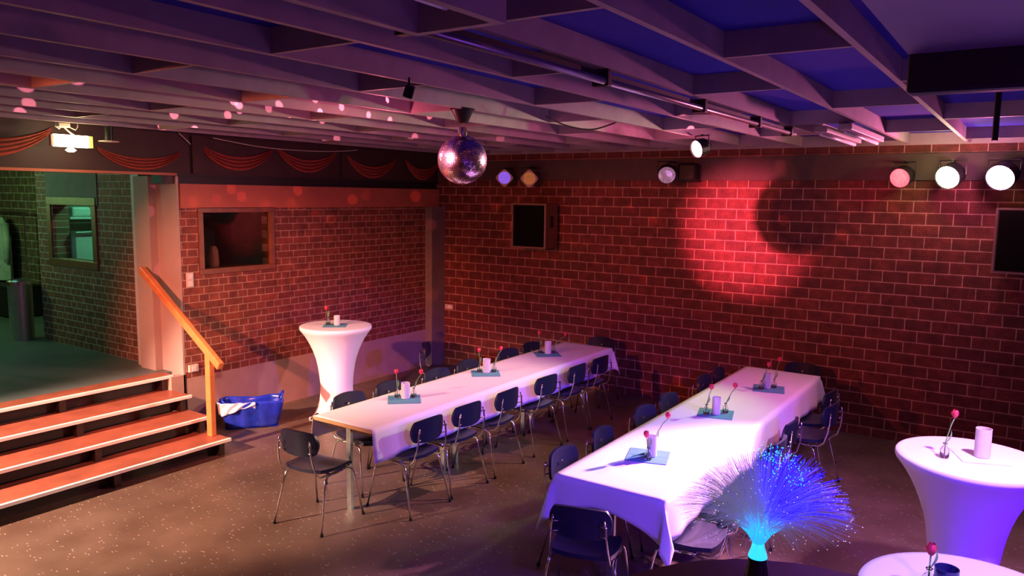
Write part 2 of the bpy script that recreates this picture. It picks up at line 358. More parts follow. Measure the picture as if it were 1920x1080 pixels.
# ------------------------------------------------------------------ ceiling: blue acoustic panel, boards and cross battens
sbox('ceiling', M['ceil_blue'], XL-.05, 3.7, -3.1, YB, 3.300, 3.4)
PX = .541
for n in range(-7, 13):
    x = -.62-PX*n
    if x < XL+.08: break
    sbox('ceiling_board', M['ceil_wood'], x-.015, x+.015, -3.0, YB, ZC, 3.305)
    k0 = 3.27 if n % 2 == 0 else 2.22
    y = k0-4.2
    while y < YB-.1:
        if y > -2.9 and x-PX > XL: sbox('ceiling_batten', M['ceil_wood'], x-PX+.016, x-.016, y-.012, y+.012, ZC+.002, 3.305)
        y += 2.1
sbox('trim_back', M['ceil_wood'], XL, 3.6, YB-.03, YB, ZC-.01, 3.305)

# ------------------------------------------------------------------ steps
st = thing('stage_steps', (-7.0, 2, 0), 'wide brown steps with white nosings leading up to the platform', 'steps')
st_off = Vector((7.0, -2, 0))
def pbox(name, m, x0, x1, y0, y1, z0, z1, par, off, **k):
    return MB().box(x0+off[0], x1+off[0], y0+off[1], y1+off[1], z0+off[2], z1+off[2], **k).build(name, m, par)
nos = [-6.465, -6.83, -7.20, -7.575]
for i, nx in enumerate(nos):
    z = .155*(i+1); y1 = 4.56+.03*i
    if i < 3: pbox('tread', M['tread'], nos[i+1]-.10, nx-.030, -2.98, y1, z-.035, z, st, st_off)
    else: pbox('tread', M['tread'], nx-.25, nx-.030, -2.98, y1+.01, z-.035, z+.004, st, st_off)
    pbox('nosing_strip', M['nosing'], nx-.032, nx, -2.98, y1, z-.026, z+.004, st, st_off, bev=.002)
    pbox('riser', M['riser'], nx-.16, nx-.13, -2.98, y1-.03, z-.155, z-.035, st, st_off)
    for y in [y1-.12-k*1.05 for k in range(7)]:
        pbox('riser_block', M['riser'], nx-.13, nx-.03, y, y+.06, z-.155, z-.035, st, st_off)
for y in (4.50, 2.4, .3): MB().box(-7.60+7, -6.62+7, y-2, y-2+.03, 0, .118).build('stringer', M['riser'], st)
# handrail
hr = thing('handrail', (-6.70, 4.5, .155), 'varnished wooden handrail on a post beside the platform steps', 'handrail')
d = Vector((-6.70, 4.5, .155))
b = MB(); b.box(-.04, .04, -.028, .028, 0, .86, bev=.006); b.build('post', M['wood'], hr)
p0 = Vector((-8.02, 4.60, 1.75))-d; p1 = Vector((-6.50, 4.49, .895))-d
b = MB(); ax = (p1-p0).normalized(); q = ax.to_track_quat('X', 'Z').to_matrix(); L_ = (p1-p0).length; c = (p0+p1)/2
b.box(-L_/2, L_/2, -.032, .032, -.042, .042, bev=.014)
for v in b.b.verts: v.co = q @ v.co + c
b.build('rail', M['wood'], hr)
b = MB(); b.tube([(p0.x+.1, p0.y, p0.z-.08), (p0.x+.1, p0.y+.09, p0.z-.12)], .012); b.build('wall_bracket', M['chrome'], hr)

# ------------------------------------------------------------------ red swags on the fascia
def swag(y0, y1, zt, zb, label):
    t = thing('fabric_swag', (XL+.004, (y0+y1)/2, zt), label, 'swag', 'red swags on the dark fascia')
    w_ = y1-y0; n = 4; H = zt-zb
    for k in range(n):
        a0 = .50+.50*k/n; a1 = .50+.50*(k+.82)/n
        e0 = .03*k/n*1.2; e1 = .03*(k+.8)/n*1.2
        def f(u, v, a0=a0, a1=a1, e0=e0, e1=e1):
            s_ = 4*u*(1-u); s_ = s_**.85
            top = -H*a0*s_-e0; bot = -H*a1*s_-e1
            z = top*(1-v)+bot*v
            return (.006+.022*math.sin(PI*v)*min(1, s_*3), -w_/2+w_*u, z)
        b = MB().grid(f, 28, 4); b.build('fold', M['swag'], t, smooth=True)
    return t
swag(2.35, 3.52, 3.17, 2.90, 'bunched red swag at the left edge, beside the glowing emergency light')
swag(3.93, 4.80, 3.02, 2.84, 'red swag on the fascia between the emergency light and the vertical post')
swag(5.02, 6.00, 3.13, 2.87, 'red swag on the fascia just right of the vertical post')
swag(6.06, 6.99, 3.14, 2.88, 'red swag second to the right of the vertical post, below a sagging cable')
swag(7.19, 8.11, 3.10, 2.84, 'red swag second to the left of the mirror ball')
swag(8.32, 9.04, 3.10, 2.84, 'red swag in the corner by the back wall beside the mirror ball')

# ------------------------------------------------------------------ chairs
def make_chair():
    t = thing('shell_chair', (0, 0, 0), 'x', 'chair')
    def sq(u, v, k=.45):
        u = u*2-1; v = v*2-1
        return u*math.sqrt(1-v*v*k/2)/math.sqrt(1-k/2*0), v*math.sqrt(1-u*u*k/2)
    def seat(u, v):
        x, y = sq(u, v); z = .445+.012*x*x-.03*max(0, y-.45)**2*4+.014*max(0, -y-.3)-.006*(1-y*y)
        return (x*.205, y*.205, z)
    o = MB().grid(seat, 14, 12, lambda u, v: (0, 0, .028)).build('seat', M['shell'], t, smooth=True); sm(o, 50)
    def back(u, v):
        x, z = sq(u, v, .6); zz = .698+.100*z
        return (x*.190, -.235+.045*x*x-.05*(zz-.54), zz)
    o = MB().grid(back, 14, 10, lambda u, v: (0, -.022, 0)).build('backrest', M['shell'], t, smooth=True); sm(o, 50)
    for s in (-1, 1):
        b = MB(); b.tube([(s*.165, .17, .425), (s*.175, -.10, .425), (s*.182, -.19, .432), (s*.184, -.235, .47), (s*.174, -.262, .56), (s*.166, -.272, .64), (s*.160, -.272, .70), (s*.150, -.268, .735)], .0070, 8)
        b.build('back_frame', M['chrome'], t, smooth=True)
        for fy, sy in ((.235, 1), (-.255, -1)):
            b = MB(); b.tube([(s*.195, 0, .425), (s*.195, sy*.08, .425), (s*.197, sy*.13, .42), (s*.202, sy*.158, .40), (s*.21, sy*.17, .36), (s*.245, fy, .012)], .0080, 8)
            lg = b.build('leg', M['chrome'], t, smooth=True)
            MB().lathe([(0, 0), (.013, 0), (.013, .02), (0, .02)], 10, (s*.245, fy, 0)).build('foot_cap', M['can'], lg)
    b = MB(); b.tube([(-.2, .08, .428), (.2, .08, .428)], .008); b.tube([(-.2, -.08, .428), (.2, -.08, .428)], .008); b.build('seat_frame', M['chrome'], t, smooth=True)
    for s in (-1, 1):
        for zb in (.70, .64):
            MB().tube([(s*.170, -.276, zb), (s*.120, -.258, zb)], .0055).build('back_bracket', M['chrome'], t, smooth=True)
    b = MB(); b.lathe([(0, 0), (.011, 0), (.011, .006), (0, .008)], 10)
    for v in b.b.verts: v.co = Vector((v.co.x, v.co.z-.228, v.co.y+.70))
    b.build('rivet', M['chrome'], t)
    return t
proto = make_chair(); used = [False]
def chair(x, y, rz, label, group):
    o = proto if not used[0] else copy_tree(proto); used[0] = True
    o.location = (x, y, 0); o.rotation_euler = (0, 0, R(rz)); o['label'] = label; o['group'] = group; return o
# rz=0 faces +Y ; rz=90 faces -X ; rz=-90 faces +X ; rz=180 faces -Y
jit = lambda a=4: random.uniform(-a, a)
ordn = ['nearest', 'second', 'third', 'fourth', 'fifth', 'farthest']
for i, y in enumerate((4.66, 5.20, 5.80, 6.52, 7.14, 7.68)):
    chair(-4.20, y, 90+jit(), '%s blue chair %son the room side of the left table' % (ordn[i], '' if i in (0, 5) else 'from the near end '), 'chairs on the room side of the left table')
for i, y in enumerate((4.78, 5.32, 6.02, 6.56, 7.34, 7.85)):
    chair(-4.82, y, -90+jit(), '%s blue chair %son the plaster wall side of the left table' % (ordn[i], '' if i in (0, 5) else 'from the near end '), 'chairs on the wall side of the left table')
chair(-4.57, 4.02, 6, 'dark blue chair with chrome legs at the near end of the left table', 'chairs at the table ends')
chair(-4.52, 8.50, 178, 'dark blue chair at the far end of the left table, against the brick wall', 'chairs at the table ends')
chair(-5.85, 7.15, -60, 'dark chair standing apart behind the left table near the corner post', 'chairs standing apart')
for i, y in enumerate((4.62, 5.24, 6.00, 6.53, 7.46, 7.92)):
    chair(-2.46, y, -90+jit(5), '%s blue chair %son the left hand side of the right table' % (ordn[i], '' if i in (0, 5) else 'from the near end '), 'chairs on the left side of the right table')
for i, (x, y, a) in enumerate(((-1.66, 4.52, 94), (-1.70, 5.07, 91), (-1.70, 5.82, 92), (-1.76, 6.40, 90), (-1.60, 7.16, 84), (-1.72, 7.66, 88))):
    chair(x, y, a, '%s blue chair %son the right hand side of the right table' % (ordn[i], '' if i in (0, 5) else 'from the near end '), 'chairs on the right side of the right table')
chair(-2.14, 4.02, 16, 'dark blue chair seen from behind at the near end of the right table', 'chairs at the table ends')
chair(-2.0, 8.50, 182, 'dark blue chair at the far end of the right table, against the brick wall', 'chairs at the table ends')

# ------------------------------------------------------------------ long tables and cloths
def tables(x0, x1, ys, which):
    for i, (ya, yb) in enumerate(ys):
        t = thing('banquet_table', ((x0+x1)/2, (ya+yb)/2, 0), '%s folding table under the white cloth of the %s row' % (('nearest', 'middle', 'farthest')[i], which), 'table', 'folding tables in the %s row' % which)
        hw, hl = (x1-x0)/2-.004, (yb-ya)/2-.002
        MB().box(-hw, hw, -hl, hl, .725, .752, bev=.003).build('tabletop', M['table_wood'], t)
        MB().box(-hw+.08, hw-.08, -hl+.08, hl-.08, .67, .725).build('apron', M['rail_dark'], t)
        for sy in (-1, 1):
            cy = sy*(hl-.085)
            MB().box(-.024, .024, cy-.014, cy+.014, 0, .70).build('leg', M['bin'], t)
tables(-4.84, -4.17, ((4.20, 5.58), (5.59, 6.97), (6.98, 8.34)), 'left')
tables(-2.52, -1.74, ((4.24, 5.60), (5.61, 6.98), (6.99, 8.34)), 'right')
def cloth(x0, x1, y0, y1, dl, dr, dn, df, label, seed):
    rnd = random.Random(seed)
    ph = [rnd.uniform(0, 6) for _ in range(8)]
    zt = .7575
    us = [-dl+dl*i/7 for i in range(7)]+[(x1-x0)*i/16 for i in range(17)]+[(x1-x0)+dr*(i+1)/7 for i in range(7)]
    vs_ = ([-dn+dn*i/7 for i in range(7)] if dn > 0 else [])+[(y1-y0)*i/90 for i in range(91)]+[(y1-y0)+df*(i+1)/6 for i in range(6)]
    b = MB(); W_, Lg = x1-x0, y1-y0
    A = []
    for u in us:
        row = []
        for v in vs_:
            ox = min(0, u) if u < 0 else max(0, u-W_); oy = min(0, v) if v < 0 else max(0, v-Lg)
            cx = min(max(u, 0), W_); cy = min(max(v, 0), Lg)
            d_ = math.hypot(ox, oy)
            if d_ > 0:
                wob = .010*math.sin(cy*9+ph[0])+.008*math.sin(cy*17+ph[1]) if abs(ox) > 0 else .010*math.sin(cx*14+ph[2])
                fl = .10+wob/.25
                if abs(ox) > 0 and abs(oy) > 0:
                    fl = .30
                x = x0+cx+ox*fl+(.006 if ox > 0 else -.006 if ox < 0 else 0); y = y0+cy+oy*fl+(.006 if oy > 0 else -.006 if oy < 0 else 0)
                dd = d_ if not (abs(ox) > 0 and abs(oy) > 0) else max(abs(ox), abs(oy))+.38*min(abs(ox), abs(oy))
                hang = 1.0
                if oy < 0 and ox == 0 and dn > 0:  # near end hangs in an arch
                    hang = .52+.48*abs(2*cx/W_-1)**2.2
                z = zt-dd*hang*(1+.02*math.sin(cy*5+ph[3]))
            else:
                x, y = x0+u, y0+v
                z = zt+.0004*math.sin(v*7+ph[4])*math.sin(u*9)
                for seam in (Lg/3, 2*Lg/3):
                    z += .0012*math.exp(-((v-seam)/.02)**2)
            row.append(b.b.verts.new((x, y, z)))
        A.append(row)
    for i in range(len(us)-1):
        for j in range(len(vs_)-1): b.b.faces.new((A[i][j], A[i+1][j], A[i+1][j+1], A[i][j+1]))
    o = b.build('tablecloth', M['cloth'], smooth=True)
    so = o.modifiers.new('s', 'SOLIDIFY'); so.thickness = .0015; so.offset = 1
    tag(o, label, 'tablecloth', 'white cloths on the long tables')
    return o
cloth(-4.84, -4.17, 4.20, 8.34, .20, .26, 0, .2, 'white tablecloth on the left long table, wooden edge bare at its near end', 1)
cloth(-2.52, -1.74, 4.24, 8.34, .26, .265, .28, .22, 'brightly lit white tablecloth on the right long table, hanging over its near end', 2)
# small cloth tail at the bare corner
# ------------------------------------------------------------------ stretch covered bar tables
def bar_table(x, y, rz, label):
    t = thing('bar_table', (x, y, 0), label, 'bar table', 'bar tables in white stretch covers', rz)
    prof = [(.0, 1.118), (.2, 1.119), (.37, 1.119), (.393, 1.117), (.40, 1.108), (.40, 1.09), (.395, 1.075), (.375, 1.05), (.345, 1.01), (.315, .96), (.285, .90), (.255, .83), (.228, .75), (.207, .66), (.194, .57), (.187, .48), (.186, .40), (.192, .32), (.205, .24), (.228, .16), (.262, .09), (.300, .04), (.325, .008)]
    seg = 64; b = MB(); rings = []
    for i, (r, z) in enumerate(prof):
        if r == 0: rings.append([b.b.verts.new((0, 0, z))]); continue
        ring = []
        for k in range(seg):
            a = 2*PI*k/seg; c = abs(math.cos(2*a))**2.5  # 1 at the four feet, 0 between
            lo = max(0, min(1, (.55-z)/.55)); rr = r*(1-.30*(1-c)*lo**1.3)
            zz = z+(1-c)**1.2*.13*max(0, (.30-z)/.30)**1.2
            ring.append(b.b.verts.new((rr*math.cos(a), rr*math.sin(a), zz)))
        rings.append(ring)
    for a_, b2 in zip(rings, rings[1:]):
        for k in range(seg):
            k2 = (k+1) % seg
            if len(a_) == 1: b.b.faces.new((a_[0], b2[k], b2[k2]))
            else: b.b.faces.new((a_[k], a_[k2], b2[k2], b2[k]))
    b.build('stretch_cover', M['spandex'], t, smooth=True)
    MB().lathe([(0, 1.085), (.392, 1.085), (.392, 1.112), (0, 1.112)], 48).build('tabletop', M['table_wood'], t)
    MB().lathe([(0, .02), (.03, .02), (.03, 1.085), (0, 1.085)], 16).build('column', M['chrome'], t)
    for k in range(4):
        a = k*PI/2
        MB().lathe([(0, 0), (.035, 0), (.035, .03), (0, .035)], 16, (.30*math.cos(a), .30*math.sin(a), 0)).build('foot', M['white_plastic'], t)
    return t
bar_table(-6.45, 5.95, R(27), 'white covered bar table by the plaster wall, left of the long tables')
bar_table(-.20, 5.10, R(40), 'white covered bar table at the right of the photo below the three lit par cans')
bar_table(-.08, 3.22, R(10), 'white covered bar table in the bottom right corner, only its top showing')

# ------------------------------------------------------------------ table settings
def candle(x, y, z, label, h=.145, r=.036, m='paper_glass'):
    t = thing('candle_glass', (x, y, z), label, 'candle glass', 'candle glasses on the tables')
    MB().lathe([(0, 0), (r*.9, 0), (r, .004), (r, h), (r-.003, h), (r-.003, .008), (0, .008)], 28).build('glass', M[m], t, smooth=False)
    MB().lathe([(0, .009), (.019, .009), (.019, .025), (0, .025)], 16).build('tealight', M['wax'], t); return t
def vase(x, y, z, label, h=.085):
    t = thing('bud_vase', (x, y, z), label, 'vase', 'small glass bud vases on the tables')
    p = [(0, 0), (.022, 0), (.025, .006), (.025, h*.5), (.018, h*.68), (.010, h*.8), (.0095, h*.93), (.013, h), (.011, h), (.0075, h*.93), (.008, h*.8), (.016, h*.66), (.022, h*.48), (.022, .010), (0, .008)]
    MB().lathe(p, 20).build('glass_body', M['glass'], t, smooth=True); return t
def tulip(x, y, z, dx, dy, h, label):
    t = thing('tulip', (x, y, z+.012), label, 'tulip', 'tulips in the bud vases')
    pts = [(0, 0, 0), (0, 0, .07), (dx*.25, dy*.25, h*.55), (dx*.65, dy*.65, h*.85), (dx, dy, h)]
    MB().tube(pts, .0032, 6).build('stem', M['stem'], t, smooth=True)
    bl = MB()
    for k in range(6):
        a0 = 2*PI*k/6; rr = 1.0 if k % 2 else .88
        def f(u, v, a0=a0, rr=rr):
            a = a0+(u-.5)*1.5*(1-.55*v**2); r = rr*(.006+.017*math.sin(min(1, v*1.15)*PI*.62))*(1-.35*v**3)
            return (dx+r*math.cos(a), dy+r*math.sin(a), h+.048*v+.002)
        bl.grid(f, 4, 6)
    bl.build('bloom', M['petal'], t, smooth=True)
    def lf(u, v):
        return ((dx*.2)*u+.022*math.sin(u*2.2)+(v-.5)*.010*math.sin(PI*min(1, u+.05)), (dy*.2)*u-.01*u+(v-.5)*.014*math.sin(PI*min(1, u+.05)), .07+.085*u)
    MB().grid(lf, 8, 2).build('leaf', M['stem'], t, smooth=True)
    return t
def napkin(x, y, z, rz, s, label, m='napkin'):
    b = MB(); b.box(-s/2, s/2, -s/2, s/2, 0, .0022)
    b.box(-s/2+.002, s/2-.001, -.0012, .0012, .0022, .0030); b.box(-.0012, .0012, -s/2+.002, s/2-.001, .0022, .0030)
    o = b.build('napkin', M[m], None, loc=(x, y, z), rot=(0, 0, R(rz)))
    return tag(o, label, 'napkin', 'blue napkins under the table decorations')
ZT = .7618
sets = [
 (-4.58, 5.03, 'nearest', 'left', 43, ((-.13, .02, -.03, .02, .19), (.03, .14, .06, .03, .20))),
 (-4.60, 6.30, 'middle', 'left', 40, ((-.12, .02, -.01, .0, .19), (.05, .13, .05, .05, .21))),
 (-4.60, 7.52, 'farthest', 'left', 43, ((-.13, .0, -.02, .0, .20), (.03, .14, .12, .06, .19)))]
for x, y, pos, tb, a, fl in sets:
    napkin(x, y, ZT-.0005, a, .29, 'blue napkin lying under the %s flower setting on the %s table' % (pos, tb))
    candle(x-.01, y+.03, ZT+.003, 'pale candle glass in the %s flower setting on the %s table' % (pos, tb), .145, .04)
    for j, (vx, vy, dx, dy, h) in enumerate(fl):
        sd = ('left', 'right')[j]
        vase(x+vx*.75, y+vy*.75, ZT+.003, 'small glass vase %s of the candle glass, %s setting on the %s table' % (sd, pos, tb))
        tulip(x+vx*.75, y+vy*.75, ZT+.003, dx, dy, h, 'red tulip %s of the candle glass, %s setting on the %s table' % (sd, pos, tb))
sets2 = [
 (-2.16, 4.94, 'nearest', 17, (-2.135, 4.945), ((-2.125, 4.865, -.03, .02, .135), (-2.16, 5.03, .09, .03, .245))),
 (-2.14, 6.29, 'middle', 15, (-2.13, 6.27), ((-2.20, 6.22, .03, .02, .20), (-2.08, 6.36, .06, .05, .20))),
 (-2.02, 7.45, 'farthest', 15, (-2.04, 7.45), ((-2.07, 7.38, .05, .03, .21), (-1.99, 7.52, .03, .04, .24)))]
for x, y, pos, a, c, fl in sets2:
    napkin(x, y, ZT-.0005, a, .29, 'grey-blue napkin lying under the %s flower setting on the right table' % pos)
    candle(c[0], c[1], ZT+.003, 'pale candle glass in the %s flower setting on the right table' % pos, .15, .036)
    for j, (vx, vy, dx, dy, h) in enumerate(fl):
        sd = ('in front', 'behind')[j]
        vase(vx, vy, ZT+.003, 'small glass vase %s of the candle glass, %s setting on the right table' % (sd, pos))
        tulip(vx, vy, ZT+.003, dx, dy, h, 'red tulip rising %s the candle glass, %s setting on the right table' % (('in front of', 'behind')[j], pos))
ZB = 1.1205
napkin(-6.43, 5.92, ZB, 40, .25, 'blue napkin on the bar table by the plaster wall')
candle(-6.42, 5.94, ZB+.003, 'pale candle glass on the bar table by the plaster wall', .11, .034)
vase(-6.52, 5.90, ZB+.003, 'small glass vase on the bar table by the plaster wall'); tulip(-6.52, 5.90, ZB+.003, -.03, 0, .15, 'red tulip leaning left on the bar table by the plaster wall')
napkin(-.16, 5.12, ZB, 20, .25, 'napkin coloured white for its washed out look on the right bar table', 'cloth')  # white cloth colour in place of light washing out the blue
candle(-.15, 5.12, ZB+.003, 'tall pink-lit candle glass on the bar table below the par cans', .17, .042)
vase(-.33, 4.98, ZB+.003, 'small glass vase on the bar table below the par cans'); tulip(-.33, 4.98, ZB+.003, .035, .03, .22, 'magenta tulip on the bar table below the par cans')
napkin(-.14, 3.12, ZB, 28, .29, 'napkin on the bar table nearest the camera')
candle(-.17, 3.16, ZB+.003, 'dark candle glass on the bar table nearest the camera', .12, .042, 'dark_glass')
vase(-.23, 3.20, ZB+.003, 'small glass vase behind the dark glass on the nearest bar table'); tulip(-.23, 3.20, ZB+.003, .0, .02, .115, 'tulip in shadow on the nearest bar table')

# ------------------------------------------------------------------ mirror ball
mb = thing('mirror_ball', BALL, 'round mirror ball hanging from its black motor under the ceiling', 'mirror ball')
b = MB(); nr, ns = 38, 76
for i in range(nr):
    t0, t1 = PI*i/nr, PI*(i+1)/nr; k = max(6, int(ns*math.sin((t0+t1)/2)))
    for j in range(k):
        a0, a1 = 2*PI*j/k, 2*PI*(j+1)/k; g = .16
        dt, da = (t1-t0)*g/2, (a1-a0)*g/2
        tn, an = random.gauss(0, .012), random.gauss(0, .012)
        def pt(t_, a_): return Vector((math.sin(t_)*math.cos(a_), math.sin(t_)*math.sin(a_), math.cos(t_)))*BR
        q = [pt(t0+dt, a0+da), pt(t1-dt, a0+da), pt(t1-dt, a1-da), pt(t0+dt, a1-da)]
        c = sum(q, Vector())/4; nrm = c.normalized()
        e = Euler((random.gauss(0, .035), random.gauss(0, .035), random.gauss(0, .035))).to_matrix()
        b.quad([c+e @ (p-c) for p in q])
b.build('mirror_tiles', M['mirror'], mb)
MB().lathe([(0, BR-.003)]+[((BR-.003)*math.sin(PI*i/30), (BR-.003)*math.cos(PI*i/30)) for i in range(1, 30)]+[(0, -(BR-.003))], 48).build('ball_core', M['can'], mb, smooth=True)
MB().lathe([(0, .225), (.03, .225), (.035, .19), (.03, .165), (0, .165)], 20).build('ball_cap', M['chrome'], mb)
b = MB(); b.tube([(-.012, 0, .17), (-.012, 0, .265)], .003); b.tube([(.012, 0, .17), (.012, 0, .265)], .003); b.build('suspension_wire', M['chrome'], mb)
MB().lathe([(0, .255), (.035, .255), (.04, .262), (.072, .330), (.078, .343), (.088, .347), (.088, .352), (0, .352)], 28).build('motor_housing', M['can'], mb)
dots_c = [(-4.77, 3.7), (-4.69, 3.7), (-4.38, 3.57), (-4.77, 3.94), (-5.1, 4.08), (-3.52, 3.22), (-4.2, 3.96), (-4.27, 4.16), (-5.13, 4.82), (-3.66, 3.75), (-3.48, 3.72), (-4.12, 4.28), (-4.35, 4.42), (-4.57, 4.58), (-3.9, 4.08), (-3.78, 4.1), (-4.4, 4.67), (-3.93, 4.54), (-3.62, 4.41), (-4.21, 5.01), (-3.7, 4.37), (-4.42, 3.92), (-4.95, 4.34), (-3.94, 3.84), (-5.46, 6.18), (-6.46, 6.05), (-4.86, 6.86), (-4.54, 3.31), (-5.37, 3.94), (-5.76, 3.84), (-6.83, 4.34), (-5.93, 2.72), (-6.69, 2.78), (-5.14, 2.71), (-4.64, 2.8), (-2.27, 5.97), (-2.48, 6.5), (-2.07, 5.45)]
dots_l = [(5.22, 2.52), (5.54, 2.55), (5.41, 2.63), (6.26, 2.47), (5.88, 2.45), (7.28, 2.52), (7.53, 2.58), (8.54, 2.57), (6.36, 2.63), (4.92, 2.49), (6.64, 2.32), (7.72, 2.25), (6.32, 1.58), (5.65, 1.6), (7.51, 1.37), (8.89, 2.14), (8.93, 1.05), (6.88, 2.26)]
dots_b = [(-6.47, 2.45), (-6.18, 2.17), (-4.01, 2.3), (-3.66, 2.42), (-2.39, 2.36), (-2.45, 2.99), (-6.27, 1.29), (-4.12, 1.55), (-3.34, 1.58), (-3.6, .29), (-5.28, 2.3), (-5.27, 1.42), (-1.75, 2.22), (-4.34, 2.46)]
def dot(target, W, ang, col):  # added small spots stand in for reflections off the mirror tiles
    t_ = Vector(target); d_ = (t_-BALL).normalized()
    spot('mirror_ball_dot_light', BALL+d_*(BR+.01), target, W, col, ang, .5, .0)
for x, y in dots_c: dot((x, y, 3.2), random.uniform(90, 320)*((Vector((x, y, 3.2))-BALL).length/1.2)**1.6, 2.3*1.2/max(.9, (Vector((x, y, 3.2))-BALL).length)+.9, (1, .25, .38))
for y, z in dots_l: dot((XL, y, z), random.uniform(130, 330), 1.9, (1, .12, .10))
for x, z in dots_b: dot((x, YB, z), random.uniform(120, 360), 1.8, (1, .10, .12))
for x, y, z in ((-7.70, 4.72, 2.70), (-7.86, 4.66, 2.39), (-7.57, 4.72, 1.83)): dot((x, y, z), 260, 1.9, (1, .15, .25))

# ------------------------------------------------------------------ par cans
def par_can(loc, target, label, lens, group, r=.085, L_=.22, frame=None, yoke=True, up_=.14):
    t = thing('par_can', loc, label, 'stage lamp', group)
    q = (Vector(target)-Vector(loc)).to_track_quat('-Z', 'Y').to_matrix()
    def rot_(b, m=q):
        for v in b.b.verts: v.co = m @ v.co
        return b
    b = MB().lathe([(r, -.01), (r*1.02, 0), (r*1.02, L_*.55), (r*.8, L_*.75), (r*.55, L_*.95), (r*.35, L_), (0, L_), ], 28); rot_(b).build('can_body', M['can'], t, smooth=False)
    b = MB().lathe([(0, -.006), (r*.6, -.004), (r*.97, .004), (0, .006)], 28); rot_(b).build('lens', M[lens], t, smooth=False)
    if frame:
        b = MB(); s = r*1.12; i_ = r*.98; n = 24
        A = []; B = []
        for k in range(n):
            a = 2*PI*k/n; ca, sa = math.cos(a), math.sin(a); m_ = (abs(ca)**6+abs(sa)**6)**(-1/6)
            # square with rounded corners, turned to stand on its corner
            x_, y_ = ca*m_*s*.98, sa*m_*s*.98; c45 = math.cos(PI/4)
            A.append(((x_-y_)*c45, (x_+y_)*c45)); a2 = a+PI/4; B.append((i_*math.cos(a2), i_*math.sin(a2)))
        vo = [b.b.verts.new((x_, y_, -.016)) for x_, y_ in A]; vi = [b.b.verts.new((x_, y_, -.016)) for x_, y_ in B]
        vo2 = [b.b.verts.new((x_, y_, -.008)) for x_, y_ in A]; vi2 = [b.b.verts.new((x_, y_, -.008)) for x_, y_ in B]
        for k in range(n):
            k2 = (k+1) % n
            b.b.faces.new((vo[k], vo[k2], vi[k2], vi[k])); b.b.faces.new((vo2[k2], vo2[k], vi2[k], vi2[k2])); b.b.faces.new((vo[k2], vo[k], vo2[k], vo2[k2])); b.b.faces.new((vi[k], vi[k2], vi2[k2], vi2[k]))
        rot_(b).build('filter_frame', M[frame], t)
    if yoke:
        side = q @ Vector((1, 0, 0)); side.z = 0; side.normalize(); m_ = q @ Vector((0, 0, L_*.4))
        a1 = m_+side*(r+.012); a2 = m_-side*(r+.012)
        b = MB(); b.tube([a1, a1+Vector((0, 0, up_)), a2+Vector((0, 0, up_)), a2], .007, 6); b.build('yoke', M['can'], t)
        top = m_+Vector((0, 0, up_)); end = Vector((top.x, top.y, 3.20-loc[2])) if loc[1] < 8 else Vector((top.x, 9.03-loc[1], top.z))
        b = MB(); b.tube([top, end], .014, 10); b.build('clamp', M['can'], t)
    return t
CAMT = (-1.2, 1.0, 1.6)
par_can((-6.12, 8.78, 2.845), (-3.6, 4.6, 2.2), 'violet lensed stage lamp with a diamond frame, beside the mirror ball', 'lens_violet', 'stage lamps', .088, .2, 'can_frame', up_=.12)
par_can((-5.71, 8.78, 2.835), (-3.2, 4.4, 2.2), 'amber lensed stage lamp with a diamond frame, above the wall loudspeaker', 'lens_amber', 'stage lamps', .088, .2, 'can_frame')
par_can((-3.70, 8.72, 2.868), (-2.9, 6.6, 2.2), 'black housed stage lamp with faceted glass in the middle of the back wall', 'lens_clear', 'stage lamps', .105, .24)
k_ = MB().box(-3.62, -3.40, 8.84, 9.02, 2.80, 3.02, bev=.03).build('lamp_mounting_box', M['can']); tag(k_, 'black mounting box behind the faceted stage lamp on the back wall', 'box')
par_can((-2.69, 7.03, 3.06), (-4.6, 3.6, 1.9), 'small pink shining lamp under the ceiling in front of the back wall', 'lens_pink', 'stage lamps', .082, .15, up_=.11)
par_can((-1.18, 8.76, 2.83), (-2.0, 5.4, 1.9), 'dim red stage lamp left of the green one', 'lens_red', 'stage lamps', .10, .24)
par_can((-.75, 8.72, 2.835), (-2.2, 4.6, 1.4), 'blazing yellow-green stage lamp on the right of the back wall', 'lens_green', 'stage lamps', .115, .24)
par_can((-.31, 8.72, 2.83), (-1.5, 4.6, 1.2), 'blazing magenta stage lamp at the right edge above the loudspeaker', 'lens_magenta', 'stage lamps', .125, .24)
for n_, p, e, c in (('green_glow_light', (-.80, 8.55, 2.95), 9, (1, .85, .35)), ('magenta_glow_light', (-.36, 8.55, 2.9), 16, (1, .30, .6)), ('red_glow_light', (-1.25, 8.6, 2.85), 3, (1, .1, .1)), ('pink_glow_light', (-2.8, 6.85, 3.0), 10, (1, .17, .30))):
    point(n_, p, e, c, .05)

